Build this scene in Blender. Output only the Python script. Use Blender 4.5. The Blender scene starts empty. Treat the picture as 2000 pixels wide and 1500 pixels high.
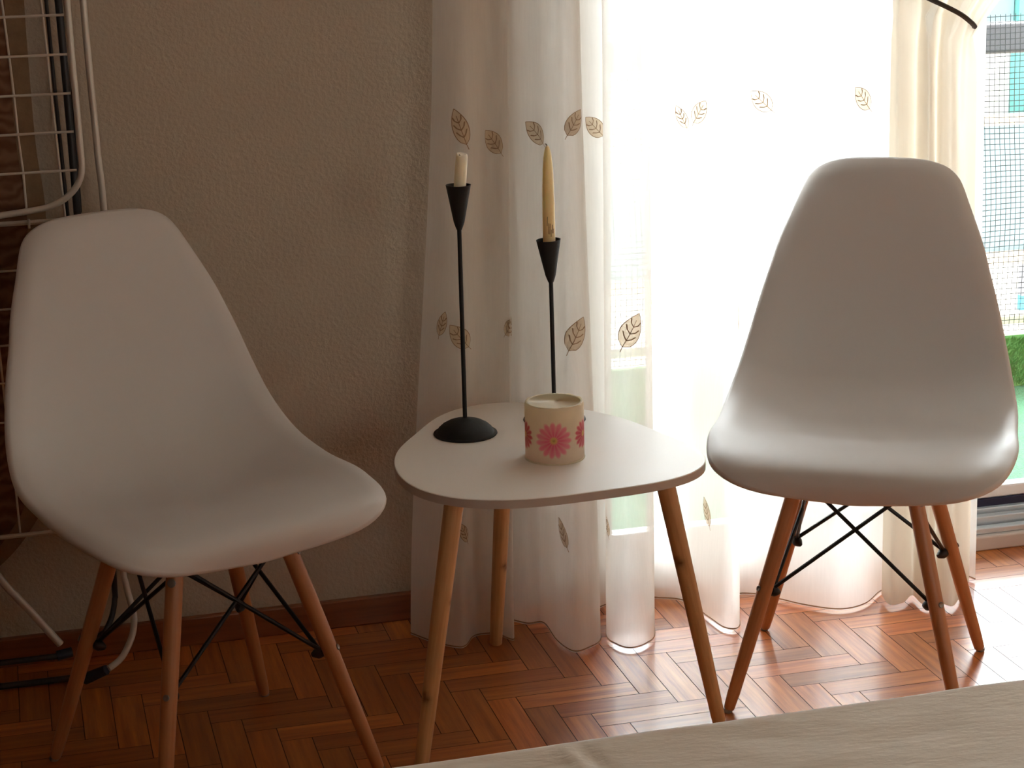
import bpy, math, random
import numpy as np
from mathutils import Vector, Matrix, noise
random.seed(7)
PI = math.pi
sc = bpy.context.scene
C = sc.collection
# ------------------------------------------------------------------ camera
F, HC, DC, PAN, PITCH, ROLL = 3737.71, 1.30893, 3.18858, -0.25062, 0.24045, -0.02304
PX, PY = 975.73, 663.78
fw = Vector((-math.sin(PAN)*math.cos(PITCH), math.cos(PAN)*math.cos(PITCH), -math.sin(PITCH)))
rt = Vector((math.cos(PAN), math.sin(PAN), 0)); up0 = rt.cross(fw)
r2 = math.cos(ROLL)*rt + math.sin(ROLL)*up0
u2 = -math.sin(ROLL)*rt + math.cos(ROLL)*up0
CP = Vector((0, -DC, HC))
cam = bpy.data.cameras.new('camera'); co = bpy.data.objects.new('camera', cam); C.objects.link(co)
co.matrix_world = Matrix(((r2.x, u2.x, -fw.x, CP.x), (r2.y, u2.y, -fw.y, CP.y), (r2.z, u2.z, -fw.z, CP.z), (0, 0, 0, 1)))
cam.sensor_width = 36; cam.lens = F/2000*36
cam.shift_x = (1000-PX)/2000; cam.shift_y = -(750-PY)/2000
cam.clip_start = .05; cam.clip_end = 200
sc.camera = co
def at(q, z=None, y=None):
    """the world point where the sight line through photo point q meets a real plane (height z or depth y)"""
    d = fw + r2*((q[0]-PX)/F) - u2*((q[1]-PY)/F)
    t = (z-CP.z)/d.z if z is not None else (y-CP.y)/d.y
    return CP + d*t
def pj(P):
    v = Vector(P)-CP; d = v.dot(fw)
    return (PX+F*v.dot(r2)/d, PY-F*v.dot(u2)/d)
# ------------------------------------------------------------------ light
w = bpy.data.worlds.new('sky'); sc.world = w; w.use_nodes = True
nt = w.node_tree; nt.nodes.clear()
wo = nt.nodes.new('ShaderNodeOutputWorld'); bg = nt.nodes.new('ShaderNodeBackground')
bg.inputs['Color'].default_value = (0.93, 0.96, 1.0, 1); bg.inputs['Strength'].default_value = 5.0
# brighter towards the balcony side, where the veiled sun stands, dimmer behind the house
tcw = nt.nodes.new('ShaderNodeTexCoord'); sx_ = nt.nodes.new('ShaderNodeSeparateXYZ'); mrw = nt.nodes.new('ShaderNodeMapRange')
mrw.inputs[1].default_value = 0; mrw.inputs[2].default_value = .8; mrw.inputs[3].default_value = 2.0; mrw.inputs[4].default_value = 8.6
nt.links.new(tcw.outputs['Generated'], sx_.inputs[0]); nt.links.new(sx_.outputs[1], mrw.inputs[0]); nt.links.new(mrw.outputs[0], bg.inputs['Strength'])
cr_ = nt.nodes.new('ShaderNodeValToRGB'); mr2 = nt.nodes.new('ShaderNodeMapRange'); mr2.inputs[1].default_value = -.6; mr2.inputs[2].default_value = .5
cr_.color_ramp.elements[0].color = (1, .90, .80, 1); cr_.color_ramp.elements[1].color = (.95, .965, 1, 1)
nt.links.new(sx_.outputs[1], mr2.inputs[0]); nt.links.new(mr2.outputs[0], cr_.inputs[0]); nt.links.new(cr_.outputs[0], bg.inputs['Color'])
nt.links.new(bg.outputs[0], wo.inputs[0])
sc.view_settings.view_transform = 'Standard'; sc.view_settings.look = 'None'
sc.view_settings.exposure = 1.75; sc.view_settings.gamma = 1; sc.view_settings.use_curve_mapping = False
sc.cycles.use_denoising = True
sc.cycles.max_bounces = 12; sc.cycles.diffuse_bounces = 6; sc.cycles.glossy_bounces = 4
sc.cycles.transparent_max_bounces = 24; sc.cycles.transmission_bounces = 8
sc.cycles.sample_clamp_indirect = 8
sc.cycles.caustics_reflective = False; sc.cycles.caustics_refractive = False

# ------------------------------------------------------------------ materials
def mat(name, col, rough=.6, metal=0, spec=.5, bump=None, var=None, coat=0, coat_rough=.1, sheen=0, sss=0):
    m = bpy.data.materials.new(name); m.use_nodes = True
    n = m.node_tree; b = n.nodes['Principled BSDF']
    b.inputs['Base Color'].default_value = (*col, 1); b.inputs['Roughness'].default_value = rough
    b.inputs['Metallic'].default_value = metal; b.inputs['Specular IOR Level'].default_value = spec
    b.inputs['Coat Weight'].default_value = coat; b.inputs['Coat Roughness'].default_value = coat_rough
    b.inputs['Sheen Weight'].default_value = sheen
    if sss:
        b.inputs['Subsurface Weight'].default_value = sss; b.inputs['Subsurface Scale'].default_value = .07
        b.inputs['Subsurface Radius'].default_value = (1, .6, .35)
    tc = n.nodes.new('ShaderNodeTexCoord')
    if var:  # scale, amount
        nz = n.nodes.new('ShaderNodeTexNoise'); nz.inputs['Scale'].default_value = var[0]; nz.inputs['Detail'].default_value = 5
        n.links.new(tc.outputs['Object'], nz.inputs['Vector'])
        mr = n.nodes.new('ShaderNodeMapRange'); mr.inputs[3].default_value = 1-var[1]; mr.inputs[4].default_value = 1+var[1]
        n.links.new(nz.outputs[0], mr.inputs[0])
        mx = n.nodes.new('ShaderNodeMix'); mx.data_type = 'RGBA'; mx.blend_type = 'MULTIPLY'; mx.inputs[0].default_value = 1
        mx.inputs[6].default_value = (*col, 1)
        n.links.new(mr.outputs[0], mx.inputs[7]); n.links.new(mx.outputs[2], b.inputs['Base Color'])
    if bump:  # scale, strength, distance
        nz = n.nodes.new('ShaderNodeTexNoise'); nz.inputs['Scale'].default_value = bump[0]; nz.inputs['Detail'].default_value = 4
        n.links.new(tc.outputs['Object'], nz.inputs['Vector'])
        bp = n.nodes.new('ShaderNodeBump'); bp.inputs['Strength'].default_value = bump[1]; bp.inputs['Distance'].default_value = bump[2]
        n.links.new(nz.outputs[0], bp.inputs['Height']); n.links.new(bp.outputs[0], b.inputs['Normal'])
    return m
def wood(name, c1, c2, rough=.4, sx=30, axis='Z', coat=0.0, attr=None, knot=False):
    """long grain stripes along the object's axis; a colour attribute carries plank tone or knots"""
    m = bpy.data.materials.new(name); m.use_nodes = True
    n = m.node_tree; b = n.nodes['Principled BSDF']; L = n.links.new
    tc = n.nodes.new('ShaderNodeTexCoord'); mp = n.nodes.new('ShaderNodeMapping')
    sc_ = {'Z': (sx, sx, sx*.06), 'X': (sx*.06, sx, sx)}[axis]
    mp.inputs['Scale'].default_value = sc_
    L(tc.outputs['UV' if attr == 'tone' else 'Object'], mp.inputs['Vector'])
    nz = n.nodes.new('ShaderNodeTexNoise'); nz.inputs['Scale'].default_value = 3; nz.inputs['Detail'].default_value = 8; nz.inputs['Roughness'].default_value = .65
    L(mp.outputs[0], nz.inputs['Vector'])
    rp = n.nodes.new('ShaderNodeValToRGB'); rp.color_ramp.elements[0].position = .3; rp.color_ramp.elements[1].position = .7
    rp.color_ramp.elements[0].color = (*c1, 1); rp.color_ramp.elements[1].color = (*c2, 1)
    L(nz.outputs[0], rp.inputs[0]); src = rp.outputs[0]
    if attr:
        at_ = n.nodes.new('ShaderNodeAttribute'); at_.attribute_name = attr
        mx = n.nodes.new('ShaderNodeMix'); mx.data_type = 'RGBA'; mx.blend_type = 'MULTIPLY'; mx.inputs[0].default_value = 1
        L(src, mx.inputs[6]); L(at_.outputs['Color'], mx.inputs[7]); src = mx.outputs[2]
    L(src, b.inputs['Base Color'])
    b.inputs['Roughness'].default_value = rough; b.inputs['Coat Weight'].default_value = coat; b.inputs['Coat Roughness'].default_value = .12
    bp = n.nodes.new('ShaderNodeBump'); bp.inputs['Strength'].default_value = .15; bp.inputs['Distance'].default_value = .0006
    L(nz.outputs[0], bp.inputs['Height']); L(bp.outputs[0], b.inputs['Normal'])
    return m
def cloth(name, col, tr, transl, dif_col=None, weave=0, weave_amt=.1):
    """see-through fabric: part clear, part glowing through, part plain"""
    m = bpy.data.materials.new(name); m.use_nodes = True; n = m.node_tree; n.nodes.clear(); L = n.links.new
    o = n.nodes.new('ShaderNodeOutputMaterial')
    d = n.nodes.new('ShaderNodeBsdfDiffuse'); d.inputs[0].default_value = (*(dif_col or col), 1)
    t = n.nodes.new('ShaderNodeBsdfTranslucent'); t.inputs[0].default_value = (*col, 1)
    p = n.nodes.new('ShaderNodeBsdfTransparent')
    m1 = n.nodes.new('ShaderNodeMixShader'); m1.inputs[0].default_value = transl; L(d.outputs[0], m1.inputs[1]); L(t.outputs[0], m1.inputs[2])
    m2 = n.nodes.new('ShaderNodeMixShader'); m2.inputs[0].default_value = tr; L(m1.outputs[0], m2.inputs[1]); L(p.outputs[0], m2.inputs[2])
    if weave:
        tc = n.nodes.new('ShaderNodeTexCoord'); mp = n.nodes.new('ShaderNodeMapping'); mp.inputs['Scale'].default_value = (weave, weave, weave*.08)
        nz = n.nodes.new('ShaderNodeTexNoise'); nz.inputs['Scale'].default_value = 1; nz.inputs['Detail'].default_value = 3
        L(tc.outputs['Object'], mp.inputs[0]); L(mp.outputs[0], nz.inputs['Vector'])
        mr = n.nodes.new('ShaderNodeMapRange'); mr.inputs[3].default_value = tr-weave_amt; mr.inputs[4].default_value = tr+weave_amt
        L(nz.outputs[0], mr.inputs[0]); L(mr.outputs[0], m2.inputs[0])
    L(m2.outputs[0], o.inputs[0])
    return m
def glass(name, tint=(.97, 1, .99)):
    m = bpy.data.materials.new(name); m.use_nodes = True; n = m.node_tree; n.nodes.clear(); L = n.links.new
    o = n.nodes.new('ShaderNodeOutputMaterial'); g = n.nodes.new('ShaderNodeBsdfGlossy'); g.inputs['Roughness'].default_value = .02
    p = n.nodes.new('ShaderNodeBsdfTransparent'); p.inputs[0].default_value = (*tint, 1)
    fr = n.nodes.new('ShaderNodeFresnel'); fr.inputs[0].default_value = 1.45
    mx = n.nodes.new('ShaderNodeMixShader'); L(fr.outputs[0], mx.inputs[0]); L(p.outputs[0], mx.inputs[1]); L(g.outputs[0], mx.inputs[2]); L(mx.outputs[0], o.inputs[0])
    return m
def glow_through(m, share, link=None):
    """thin wax lets part of the light through its wall"""
    n = m.node_tree; o = next(x for x in n.nodes if x.type == 'OUTPUT_MATERIAL'); b = n.nodes['Principled BSDF']
    t = n.nodes.new('ShaderNodeBsdfTranslucent'); mx = n.nodes.new('ShaderNodeMixShader'); mx.inputs[0].default_value = share
    src = b.inputs['Base Color']
    if src.is_linked: n.links.new(src.links[0].from_socket, t.inputs[0])
    else: t.inputs[0].default_value = src.default_value
    n.links.new(b.outputs[0], mx.inputs[1]); n.links.new(t.outputs[0], mx.inputs[2]); n.links.new(mx.outputs[0], o.inputs[0])
    return m
def attr_mat(name, rough=.45, sss=.3, spec=.4):
    m = mat(name, (.8, .75, .65), rough, spec=spec, sss=sss)
    n = m.node_tree; a = n.nodes.new('ShaderNodeAttribute'); a.attribute_name = 'pattern'
    n.links.new(a.outputs['Color'], n.nodes['Principled BSDF'].inputs['Base Color'])
    return m
M = dict(
    wall=mat('plaster', (.52, .45, .365), .85, spec=.2, bump=(140, .55, .0035), var=(3, .03)),
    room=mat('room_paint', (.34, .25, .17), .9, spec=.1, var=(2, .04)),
    wallr=mat('right_wall_paint', (.78, .67, .54), .85, spec=.2, var=(2, .02)),
    ceil=mat('ceiling_paint', (.78, .72, .64), .9, spec=.1, var=(2, .02)),
    base=wood('baseboard_wood', (.17, .045, .012), (.28, .085, .025), .35, 26, 'X', .3),
    floor=wood('parquet', (.34, .085, .018), (.72, .255, .060), .34, 20, 'X', .27, 'tone'),
    gap=mat('parquet_gap', (.06, .025, .012), .8, var=(5, .1)),
    shell=mat('white_plastic', (.63, .61, .605), .5, spec=.45, bump=(500, .06, .0006)),
    beech=wood('beech', (.42, .17, .07), (.56, .26, .12), .38, 34, 'Z', .15),
    pine=wood('pine', (.50, .27, .11), (.78, .50, .25), .45, 26, 'Z', .1, 'knots'),
    black=mat('black_steel', (.008, .009, .012), .45, .3, bump=(300, .1, .0005)),
    nut=mat('black_plastic', (.006, .006, .007), .5, bump=(200, .1, .0005)),
    iron=mat('blackened_iron', (.006, .006, .0065), .6, .2, bump=(160, .35, .0015), var=(60, .3)),
    screw=mat('zinc', (.28, .27, .25), .4, .9, var=(100, .1)),
    glide=mat('grey_glide', (.25, .22, .2), .5, var=(60, .1)),
    top=mat('white_melamine', (.88, .85, .81), .42, spec=.3, bump=(900, .04, .0003), var=(9, .015)),
    edge=mat('table_edge_shaded', (.50, .45, .41), .5, var=(40, .04)),  # white edge facing away from the light, its shade painted in as taupe
    wax=attr_mat('printed_wax', .4, 0),
    waxin=mat('ivory_wax', (.95, .89, .72), .45, var=(40, .05)),
    candle=mat('ivory_candle', (.90, .80, .62), .4, sss=.4, var=(60, .06)),
    candle2=mat('honey_candle', (.80, .64, .38), .4, sss=.4, var=(40, .1)),
    mark=mat('dark_print', (.12, .08, .04), .6, var=(100, .2)),
    sheer=cloth('sheer_voile', (.97, .95, .92), .25, .45, (.97, .93, .87), 260, .04),
    leaf=cloth('leaf_fill', (.84, .72, .55), .12, .55, (.72, .58, .42), 500, .06),
    stitch=mat('brown_stitching', (.33, .21, .12), .8, bump=(900, .3, .0004)),
    drape=cloth('cream_drape', (.70, .63, .53), .03, .50, (.82, .74, .62), 300, .03),
    cord=mat('dark_cord', (.055, .04, .03), .8, bump=(700, .6, .001)),
    white=mat('white_frame', (.86, .87, .88), .3, bump=(40, .03, .001)),
    alu=mat('track_aluminium', (.62, .68, .74), .35, .5, bump=(80, .05, .0005)),
    sill=mat('pale_sill', (.58, .50, .46), .5, var=(20, .04)),
    gasket=mat('navy_gasket', (.01, .012, .04), .5, var=(50, .1)),
    glass=glass('pane_glass'),
    chrome=mat('white_coated_tube', (.62, .58, .53), .32, .25, bump=(80, .05, .0004)),
    wire=mat('coated_wire', (.60, .56, .51), .35, .25, bump=(200, .1, .0003)),
    darktube=mat('dark_grey_tube', (.035, .035, .04), .4, .4, bump=(80, .05, .0004)),
    cap=mat('navy_cap', (.015, .02, .04), .5, bump=(80, .1, .0005)),
    tcloth=mat('cream_tablecloth', (.90, .83, .73), .92, spec=.1, sheen=.2),
    turf=mat('artificial_turf', (.055, .17, .09), .9, bump=(220, 1, .006), var=(90, .35)),
    blade=mat('turf_blade', (.07, .20, .045), .6, var=(30, .5)),
    rail=mat('grey_rail', (.07, .07, .085), .45, .3, bump=(60, .1, .001)),
    net=mat('black_net', (.02, .025, .03), .8, bump=(100, .1, .0004)),
    facade=mat('white_render', (.88, .88, .86), .9, bump=(20, .2, .01)),
    slab=mat('cream_slab', (.70, .58, .46), .9, var=(2, .05)),
    panel=mat('pale_blue_panel', (.15, .24, .29), .7, var=(1.5, .04)),
    teal=mat('teal_shutter', (.10, .33, .32), .7, var=(3, .1)),
    fwin=mat('far_window', (.16, .17, .22), .3, var=(1, .2)),
    fblue=mat('blue_shade', (.05, .35, .55), .6, var=(1, .1)),
    outtable=mat('white_garden_plastic', (.85, .85, .85), .5, bump=(30, .05, .001)),
)
glow_through(M['wax'], .55); glow_through(M['waxin'], .5)
# ironing board cover: brown damask
mm = mat('brown_damask', (.17, .09, .055), .85, spec=.1, sheen=.2); n_ = mm.node_tree; b_ = n_.nodes['Principled BSDF']
t_ = n_.nodes.new('ShaderNodeTexCoord'); wv = n_.nodes.new('ShaderNodeTexWave'); wv.wave_type = 'RINGS'
wv.inputs['Scale'].default_value = 14; wv.inputs['Distortion'].default_value = 9; wv.inputs['Detail'].default_value = 2; wv.inputs['Detail Scale'].default_value = 1.6
n_.links.new(t_.outputs['Object'], wv.inputs[0]); rr = n_.nodes.new('ShaderNodeValToRGB')
rr.color_ramp.elements[0].color = (.13, .06, .035, 1); rr.color_ramp.elements[1].color = (.22, .125, .08, 1)
n_.links.new(wv.outputs[0], rr.inputs[0]); n_.links.new(rr.outputs[0], b_.inputs['Base Color']); M['damask'] = mm
M['border'] = mat('tan_border', (.24, .16, .10), .85, spec=.1, bump=(200, .4, .001), var=(60, .25))
# tablecloth wrinkles
n_ = M['tcloth'].node_tree; b_ = n_.nodes['Principled BSDF']
t_ = n_.nodes.new('ShaderNodeTexCoord'); mp_ = n_.nodes.new('ShaderNodeMapping'); mp_.inputs['Scale'].default_value = (6, 16, 6); mp_.inputs['Rotation'].default_value = (0, 0, .5)
nz_ = n_.nodes.new('ShaderNodeTexNoise'); nz_.inputs['Scale'].default_value = 1.6; nz_.inputs['Detail'].default_value = 7; nz_.inputs['Roughness'].default_value = .55
bb = n_.nodes.new('ShaderNodeBump'); bb.inputs['Strength'].default_value = .38; bb.inputs['Distance'].default_value = .01
n_.links.new(t_.outputs['Object'], mp_.inputs[0]); n_.links.new(mp_.outputs[0], nz_.inputs['Vector'])
n_.links.new(nz_.outputs[0], bb.inputs['Height']); n_.links.new(bb.outputs[0], b_.inputs['Normal'])

# ------------------------------------------------------------------ mesh helpers
class MB:
    def __init__(s): s.v = []; s.f = []; s.m = []; s.uv = None
    def add(s, vs, fs, mi=0):
        o = len(s.v); s.v += [tuple(x) for x in vs]; s.f += [tuple(o+i for i in f) for f in fs]; s.m += [mi]*len(fs)
    def box(s, a, b, mi=0):
        x0, y0, z0 = a; x1, y1, z1 = b
        s.add([(x0,y0,z0),(x1,y0,z0),(x1,y1,z0),(x0,y1,z0),(x0,y0,z1),(x1,y0,z1),(x1,y1,z1),(x0,y1,z1)],
              [(0,3,2,1),(4,5,6,7),(0,1,5,4),(1,2,6,5),(2,3,7,6),(3,0,4,7)], mi); return s
    def tube(s, pts, r, n=10, mi=0, closed=False):
        """round bar through the points; r may be one radius or a list"""
        P = [Vector(p) for p in pts]; k = len(P); R = r if isinstance(r, (list, tuple)) else [r]*k
        vs = []; ref = None
        for i in range(k):
            a = P[i-1] if (i or closed) else P[i]; b = P[(i+1) % k] if (i < k-1 or closed) else P[i]
            t = (b-a).normalized()
            if ref is None: ref = Vector((0, 0, 1)) if abs(t.z) < .9 else Vector((1, 0, 0))
            x = (ref - t*ref.dot(t)).normalized(); y = t.cross(x); ref = x
            for j in range(n):
                g = 2*PI*j/n; vs.append(P[i] + x*math.cos(g)*R[i] + y*math.sin(g)*R[i])
        fs = []
        for i in range(k if closed else k-1):
            for j in range(n):
                a = i*n+j; b = i*n+(j+1) % n; c = ((i+1) % k)*n+(j+1) % n; d = ((i+1) % k)*n+j; fs.append((a, b, c, d))
        if not closed: fs += [tuple(range(n))[::-1], tuple((k-1)*n+j for j in range(n))]
        s.add(vs, fs, mi); return s
    def lathe(s, prof, c=(0, 0, 0), n=48, mi=0, axis=None):
        """prof: (radius, height) pairs spun about the vertical, open ends capped when radius is not 0"""
        c = Vector(c); vs = []
        Q = axis.to_track_quat('Z', 'Y') if axis is not None else None
        for (r, z) in prof:
            for j in range(n):
                g = 2*PI*j/n; v = Vector((r*math.cos(g), r*math.sin(g), z))
                if Q: v = Q @ v
                vs.append(c+v)
        fs = [(i*n+j, i*n+(j+1) % n, (i+1)*n+(j+1) % n, (i+1)*n+j) for i in range(len(prof)-1) for j in range(n)]
        if prof[0][0] > 1e-5: fs.append(tuple(range(n))[::-1])
        if prof[-1][0] > 1e-5: fs.append(tuple((len(prof)-1)*n+j for j in range(n)))
        s.add(vs, fs, mi); return s
    def build(s, name, mats, parent=None, smooth=True, bevel=0, weld=0):
        me = bpy.data.meshes.new(name); o_ = parent.matrix_world.inverted() if parent else Matrix()
        me.from_pydata([tuple(v) for v in s.v], [], s.f)
        if not isinstance(mats, (list, tuple)): mats = [mats]
        for m in mats: me.materials.append(m)
        me.polygons.foreach_set('material_index', s.m)
        if smooth: me.shade_smooth()
        me.update()
        o = bpy.data.objects.new(name, me); C.objects.link(o)
        if parent: o.parent = parent
        if smooth and weld == 0:
            me.set_sharp_from_angle(angle=math.radians(40))
        if bevel:
            b = o.modifiers.new('bevel', 'BEVEL'); b.width = bevel; b.segments = 2; b.limit_method = 'ANGLE'
        return o
def tag(o, label=None, cat=None, group=None, kind=None):
    for k, v in (('label', label), ('category', cat), ('group', group), ('kind', kind)):
        if v: o[k] = v
    return o
def empty(name, loc, label, cat, group=None, rz=0):
    o = bpy.data.objects.new(name, None); C.objects.link(o); o.location = loc; o.rotation_euler = (0, 0, rz)
    o.empty_display_size = .1
    bpy.context.view_layer.update()
    return tag(o, label, cat, group)
def struct(name, mb, m, **k):
    return tag(mb.build(name, m, **k), kind='structure')
def world_part(mb, name, m, root, **k):
    """mesh given in world coordinates, hung under a root that stands elsewhere"""
    inv = root.matrix_world.inverted()
    mb.v = [tuple(inv @ Vector(v)) for v in mb.v]
    return mb.build(name, m, root, **k)
def catmull(P, k=6, closed=False):
    P = [Vector(p) for p in P]; n = len(P); out = []
    for i in range(n if closed else n-1):
        a = P[i-1] if (i or closed) else P[i]; b = P[i]; c = P[(i+1) % n]; d = P[(i+2) % n] if (closed or i+2 < n) else c
        for j in range(k):
            t = j/k
            out.append(.5*((2*b)+(c-a)*t+(2*a-5*b+4*c-d)*t*t+(3*b-a-3*c+d)*t**3))
    if not closed: out.append(P[-1])
    return out
def ss(a, b, x):
    t = min(1, max(0, (x-a)/(b-a))); return t*t*(3-2*t)

# ------------------------------------------------------------------ room shell
X0, X1, YB, ZC = -1.1, 2.75, -4.6, 2.6
DL, DR, DT = .905, 2.62, 2.2                 # balcony door opening
wb = MB(); wb.box((X0, 0, 0), (DL, .22, ZC)); wb.box((DR, 0, 0), (X1, .22, ZC)); wb.box((DL, 0, DT), (DR, .22, ZC))
struct('wall_back', wb, M['wall'], smooth=False)
struct('wall_left', MB().box((X0-.15, YB, 0), (X0, .22, ZC)), M['room'], smooth=False)
struct('wall_right', MB().box((X1, YB, 0), (X1+.15, .22, ZC)), M['wallr'], smooth=False)
FX0, FX1, FZ0, FZ1 = 1.3, 2.45, 1.0, 2.1  # unseen window opening, added behind the camera as fill light
fr_ = MB(); fr_.box((X0-.15, YB-.15, 0), (FX0, YB, ZC)); fr_.box((FX1, YB-.15, 0), (X1+.15, YB, ZC)); fr_.box((FX0, YB-.15, 0), (FX1, YB, FZ0)); fr_.box((FX0, YB-.15, FZ1), (FX1, YB, ZC))
m = MB()
for a, b in (((FX0, FZ0), (FX1, FZ0+.06)), ((FX0, FZ1-.06), (FX1, FZ1)), ((FX0, FZ0), (FX0+.06, FZ1)), ((FX1-.06, FZ0), (FX1, FZ1)), (((FX0+FX1)/2-.04, FZ0), ((FX0+FX1)/2+.04, FZ1))):
    m.box((a[0], YB-.10, a[1]), (b[0], YB-.04, b[1]))
wn = struct('fill_window_1', m, M['white'], smooth=False)
MB().box((FX0+.05, YB-.075, FZ0+.05), (FX1-.05, YB-.069, FZ1-.05)).build('pane', M['glass'], wn, smooth=False)
struct('wall_front', fr_, M['room'], smooth=False)
struct('ceiling', MB().box((X0-.15, YB-.15, ZC), (X1+.15, .22, ZC+.15)), M['ceil'], smooth=False)
# parquet: herringbone of real blocks
Wp = .049; Lp = Wp*4; A0 = Vector((.6805, -.3415))
fl = MB(); fl.box((X0-.15, YB-.15, -.10), (X1+.15, .0, -.0012), 1)
tones = [1]*6; uvs = [(0, 0)]*24
rnd = random.Random(3)
def plank(x0, y0, x1, y1, horiz):
    if x1 < X0 or x0 > X1 or y1 < YB or y0 > 0: return
    x0, x1 = max(x0, X0), min(x1, X1); y0, y1 = max(y0, YB), min(y1, 0)
    if x1-x0 < .002 or y1-y0 < .002: return
    g = .0007
    fl.add([(x0+g, y0+g, 0), (x1-g, y0+g, 0), (x1-g, y1-g, 0), (x0+g, y1-g, 0)], [(0, 1, 2, 3)], 0)
    tones.append(rnd.choice([.72, .80, .86, .92, 1, 1.08, 1.14])); ox, oy = rnd.uniform(0, 50), rnd.uniform(0, 50)
    if horiz: uvs.extend([(ox, oy), (ox+x1-x0, oy), (ox+x1-x0, oy+y1-y0), (ox, oy+y1-y0)])
    else: uvs.extend([(ox, oy+x1-x0), (ox, oy), (ox+y1-y0, oy), (ox+y1-y0, oy+x1-x0)])
for k in range(-16, 17):
    for i in range(-150, 151):
        ax = A0.x+i*Wp+k*2*Lp; ay = A0.y-i*Wp
        plank(ax, ay-Wp, ax+Lp, ay, True)
        plank(ax, ay-Wp-Lp, ax+Wp, ay-Wp, False)
o = fl.build('floor', [M['floor'], M['gap']], smooth=False); tag(o, kind='structure')
me = o.data
ca = me.color_attributes.new('tone', 'FLOAT_COLOR', 'CORNER'); uvl = me.uv_layers.new(name='UVMap')
li = 0
for pi_, p_ in enumerate(me.polygons):
    t = tones[pi_]
    tint = (t, t*(.97 if pi_ % 3 else .9), t*(.95 if pi_ % 2 else .85))
    for l in p_.loop_indices:
        ca.data[l].color = (*tint, 1)
        uvl.data[l].uv = uvs[li]; li += 1
struct('baseboard_back', MB().box((X0, -.014, 0), (.845, 0, .052)), M['base'], bevel=.003)
struct('baseboard_left', MB().box((X0, YB, 0), (X0+.014, -.014, .052)), M['base'], bevel=.003)
struct('baseboard_right', MB().box((X1-.014, YB, 0), (X1, -.014, .052)), M['base'], bevel=.003)
struct('trim_1', MB().box((.848, -.012, 0), (.905, 0, DT+.06)), M['white'], bevel=.003)

# balcony door: fixed pane on the left, sliding leaves
d1 = MB()
d1.box((DL, .02, 0), (DL+.045, .10, DT)); d1.box((DR-.045, .02, 0), (DR, .10, DT)); d1.box((DL, .02, DT-.05), (DR, .10, DT))
dr = struct('door_1', d1, M['white'], bevel=.004)
def leafframe(x0, x1, y0, y1, zb, zg, st):
    m = MB(); m.box((x0, y0, zb), (x1, y1, zg)); m.box((x0, y0, DT-.11), (x1, y1, DT-.05))
    m.box((x0, y0, zg), (x0+st, y1, DT-.11)); m.box((x1-st, y0, zg), (x1, y1, DT-.11))
    f_ = m.build('leaf_frame', M['white'], dr, bevel=.003)
    MB().box((x0+st, (y0+y1)/2-.003, zg), (x1-st, (y0+y1)/2+.003, DT-.11)).build('pane', M['glass'], f_, smooth=False)
leafframe(DL+.045, 1.455, .03, .065, .03, .10, .075)
leafframe(1.44, 2.10, .068, .098, .078, .102, .022)
leafframe(2.08, DR-.045, .03, .062, .078, .102, .05)
s_ = MB(); s_.box((DL, -.012, 0), (DR, .10, .030)); s_.build('sill', M['sill'], dr, bevel=.004)
t2_ = MB(); t2_.box((1.45, .0, .030), (DR, .02, .042)); t2_.box((1.45, .026, .030), (DR, .045, .056)); t2_.box((1.45, .05, .030), (DR, .10, .064))
t2_.build('track', M['alu'], dr, bevel=.002)
MB().box((1.45, .062, .064), (DR, .096, .078)).build('gasket', M['gasket'], dr, smooth=False)

# ------------------------------------------------------------------ curtain
def surface(prof, ztop, zbot=.006, rows=30, k=7, zref=1.15):
    """prof: ((floor x, floor y), (x, y) at height zref); returns the function S(i, z) and the sampled columns"""
    Bp = catmull([(*a, 0) for a, b in prof], k); Tp = catmull([(*b, 0) for a, b in prof], k)
    def S(i, z):
        i = min(len(Bp)-1.001, max(0, i)); a = int(i); t = i-a; wz = ss(-.1, 1.05, z/zref) if z < zref else 1
        B = Bp[a].lerp(Bp[a+1], t); T = Tp[a].lerp(Tp[a+1], t)
        p = B.lerp(T, min(1, wz))
        return Vector((p.x, p.y, z))
    return S, len(Bp)
def sheet(S, n, zt, rows, zb=.006, zb_f=None):
    m = MB(); vs = []
    for r in range(rows+1):
        for i in range(n):
            lo = zb_f(i) if zb_f else zb
            z = lo+(zt-lo)*(r/rows)**1.15
            vs.append(S(i, z))
    m.add(vs, [(r*n+i, r*n+i+1, (r+1)*n+i+1, (r+1)*n+i) for r in range(rows) for i in range(n-1)])
    return m
def fl_(q):
    v = at(q, z=.008); return (v.x, v.y)
def tp_(x, y):
    y = -.095+(y+.095)*.62
    v = at((x, 60), y=y); return (v.x, v.y)
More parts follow.
